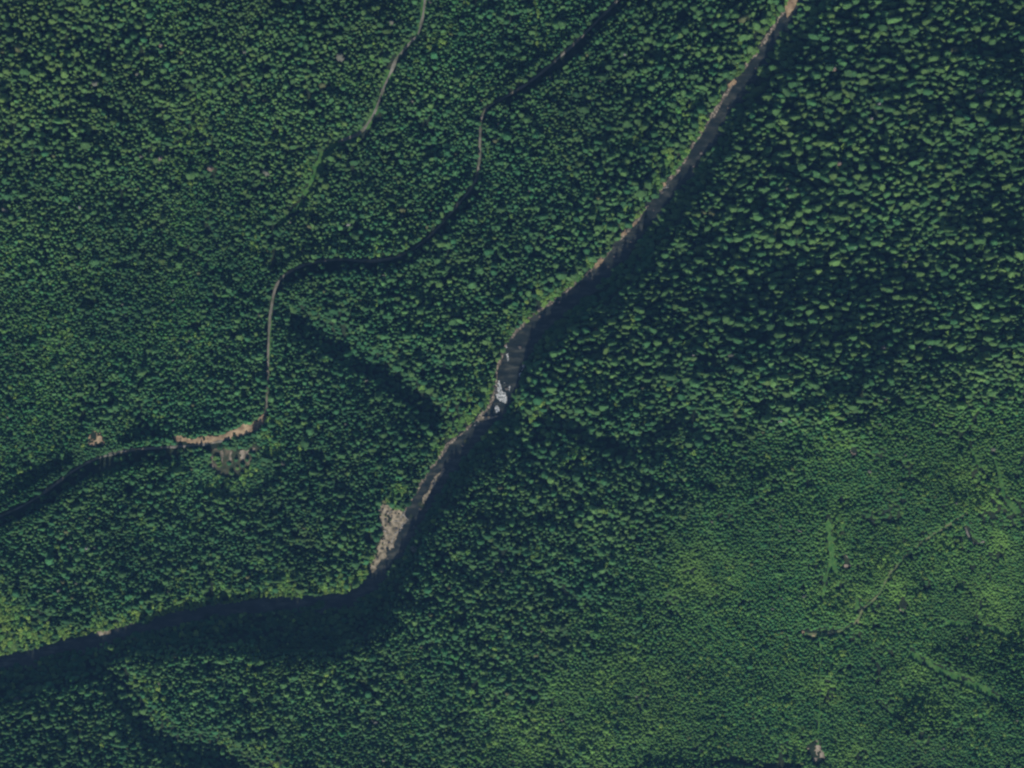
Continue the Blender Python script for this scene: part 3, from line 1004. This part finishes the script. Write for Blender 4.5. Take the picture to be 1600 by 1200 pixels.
LOGS = [(630, 803, 52, 11, 'on the upstream tip of the gravel bar'), (634, 808, -50, 10, 'pointing downstream at the gravel bar tip'), (632, 817, 40, 10, 'on the river side of the gravel bar'), (628, 822, 60, 8, 'low on the river edge of the gravel bar'),
        (605, 836, 20, 9, 'lying across the middle of the gravel bar'), (600, 829, -15, 7, 'near the forest edge of the gravel bar'), (621, 814, 5, 8, 'on the upper gravel bar'), (614, 843, 70, 8, 'on the lower river edge of the gravel bar'),
        (608, 801, 25, 7, 'at the top of the gravel bar under bright trees'), (622, 831, 30, 9, 'halfway along the gravel bar shoreline'), (1040, 293, 10, 8, 'by the bare bank of the upper river'), (776, 602, -45, 9, 'jammed above the white rapids'),
        (818, 574, 60, 9, 'on the east side above the rapids')]
for i, (u, v, a, L, txt) in enumerate(LOGS):
    rng = np.random.default_rng(500 + i)
    vv, ff = log_mesh(L, rng.uniform(.38, .6), rng)
    x, y, z = place(u, v)
    o = obj('driftwood_log', mesh('driftwood_log', vv, ff, M_DEADWOOD, False), loc=(x, y, max(z, -.45) + .9))
    o.rotation_euler = (0, math.radians(rng.normal(0, 3)), math.radians(a))
    tag(o, 'bleached driftwood log ' + txt, 'log', 'driftwood logs along the river')


def boulder_mesh(r, rng):
    import bmesh
    bm = bmesh.new()
    bmesh.ops.create_icosphere(bm, subdivisions=2, radius=1)
    k = rng.normal(0, 1, (6, 3))
    for w in bm.verts:
        d = np.array(w.co)
        f = 1 + .16 * sum(math.sin(2.2 * float(d @ q)) for q in k) / 2.2
        w.co = Vector((d[0] * r * f * 1.15, d[1] * r * f, d[2] * r * f * .7))
    me = bpy.data.meshes.new('boulder')
    bm.to_mesh(me); bm.free()
    me.materials.append(M_ROCK)
    return me


BOULDERS = [(1180, 108, 2.2), (1146, 168, 1.8), (1122, 186, 2.4), (1090, 236, 2.6), (1076, 262, 2.0), (1044, 300, 2.2), (1024, 330, 1.8), (988, 372, 2.4), (956, 404, 2.2), (942, 418, 1.8), (905, 452, 2.4), (880, 470, 2.0), (848, 500, 2.6), (830, 524, 2.0), (805, 548, 2.6), (784, 566, 2.0),
            (782, 604, 3.0), (788, 612, 2.6), (776, 612, 2.4), (770, 650, 2.0), (720, 696, 2.2), (700, 716, 2.0), (672, 760, 2.2), (648, 798, 2.4), (640, 820, 1.8), (620, 856, 2.2), (604, 874, 1.8)]
BAR_BOULDERS = [(598, 796, 1.6), (605, 800, 1.9), (612, 806, 1.4), (602, 812, 2.1), (618, 802, 1.5), (609, 818, 1.7), (619, 826, 1.9), (600, 842, 1.5), (608, 848, 1.8), (598, 858, 1.4), (590, 872, 1.7), (604, 830, 1.3)]
for i, (u, v, r) in enumerate(BAR_BOULDERS):
    rng = np.random.default_rng(900 + i)
    o = obj('boulder', boulder_mesh(r * .8, rng), loc=(*place(u, v)[:2], max(place(u, v)[2], -.35) + 1.4))
    o.rotation_euler = (0, 0, rng.uniform(0, 6.28))
    tag(o, f'grey boulder on the pale gravel bar, {u / 16:.1f}% across, {v / 12:.1f}% down the photo', 'boulder', 'boulders on the gravel bar')
for i, (u, v, r) in enumerate([(595, 803, 1.9), (603, 806, 2.3), (594, 818, 2.6), (597, 826, 1.8), (603, 822, 1.5), (611, 812, 1.6), (592, 838, 2.2), (598, 850, 1.7), (586, 866, 2.0), (583, 882, 1.8)]):
    rng = np.random.default_rng(950 + i)
    x, y, z = place(u, v)
    sv, sf = broad_crown(3.2, r, 5, 110, rng)
    root = obj('shrub', None, loc=(x, y, max(z, -.35) + .9))
    bv, bf = [], []
    for k in range(6):
        a = k * 1.05 + rng.uniform(-.2, .2)
        add_limb(bv, bf, (0, 0, 0), (math.cos(a) * r * .5, math.sin(a) * r * .5, 2.3), .08)
    obj('stem', mesh('shrub_stem', bv, bf, M_BARK), root)
    c = obj('crown', mesh('shrub_crown', sv, sf, M_LEAF), root)
    c['tint'] = [.10, .15, .045]
    tag(root, f'low green shrub growing on the gravel bar, {u / 16:.1f}% across, {v / 12:.1f}% down', 'shrub', 'shrubs on the gravel bar')
for i, (u, v, r) in enumerate(BOULDERS):
    rng = np.random.default_rng(700 + i)
    o = obj('boulder', boulder_mesh(r * rng.uniform(.55, 1.05), rng), loc=(*place(u + rng.uniform(-9, 9), v + rng.uniform(-6, 6))[:2], -.3))
    o.rotation_euler = (0, 0, rng.uniform(0, 6.28))
    tag(o, f'grey boulder in the shallow river, {round(u / 16)}% across, {round(v / 12)}% down the photo', 'boulder', 'boulders in the river channel')

# ------------------------------------------------------------------ the air between the camera and the valley
X0, Y0, Z0, Z1 = 3200, 3200, -30, H + 60
vv = [(sx * X0, sy * Y0, z) for z in (Z0, Z1) for sx, sy in ((-1, -1), (1, -1), (1, 1), (-1, 1))]
hz = obj('haze', mesh('haze', vv, [(3, 2, 1, 0), (4, 5, 6, 7), (0, 1, 5, 4), (1, 2, 6, 5), (2, 3, 7, 6), (3, 0, 4, 7)], None))
hm = bpy.data.materials.new('air')
hm.use_nodes = True
nt = hm.node_tree
nt.nodes.remove(nt.nodes['Principled BSDF'])
pv = nt.nodes.new('ShaderNodeVolumePrincipled')
pv.inputs['Color'].default_value = HAZE_COLOR
pv.inputs['Density'].default_value = HAZE_DENSITY
nt.links.new(pv.outputs[0], nt.nodes['Material Output'].inputs['Volume'])
hz.data.materials.append(hm)
tag(hz, 'thin blue summer haze over the valley', None, None, 'stuff')
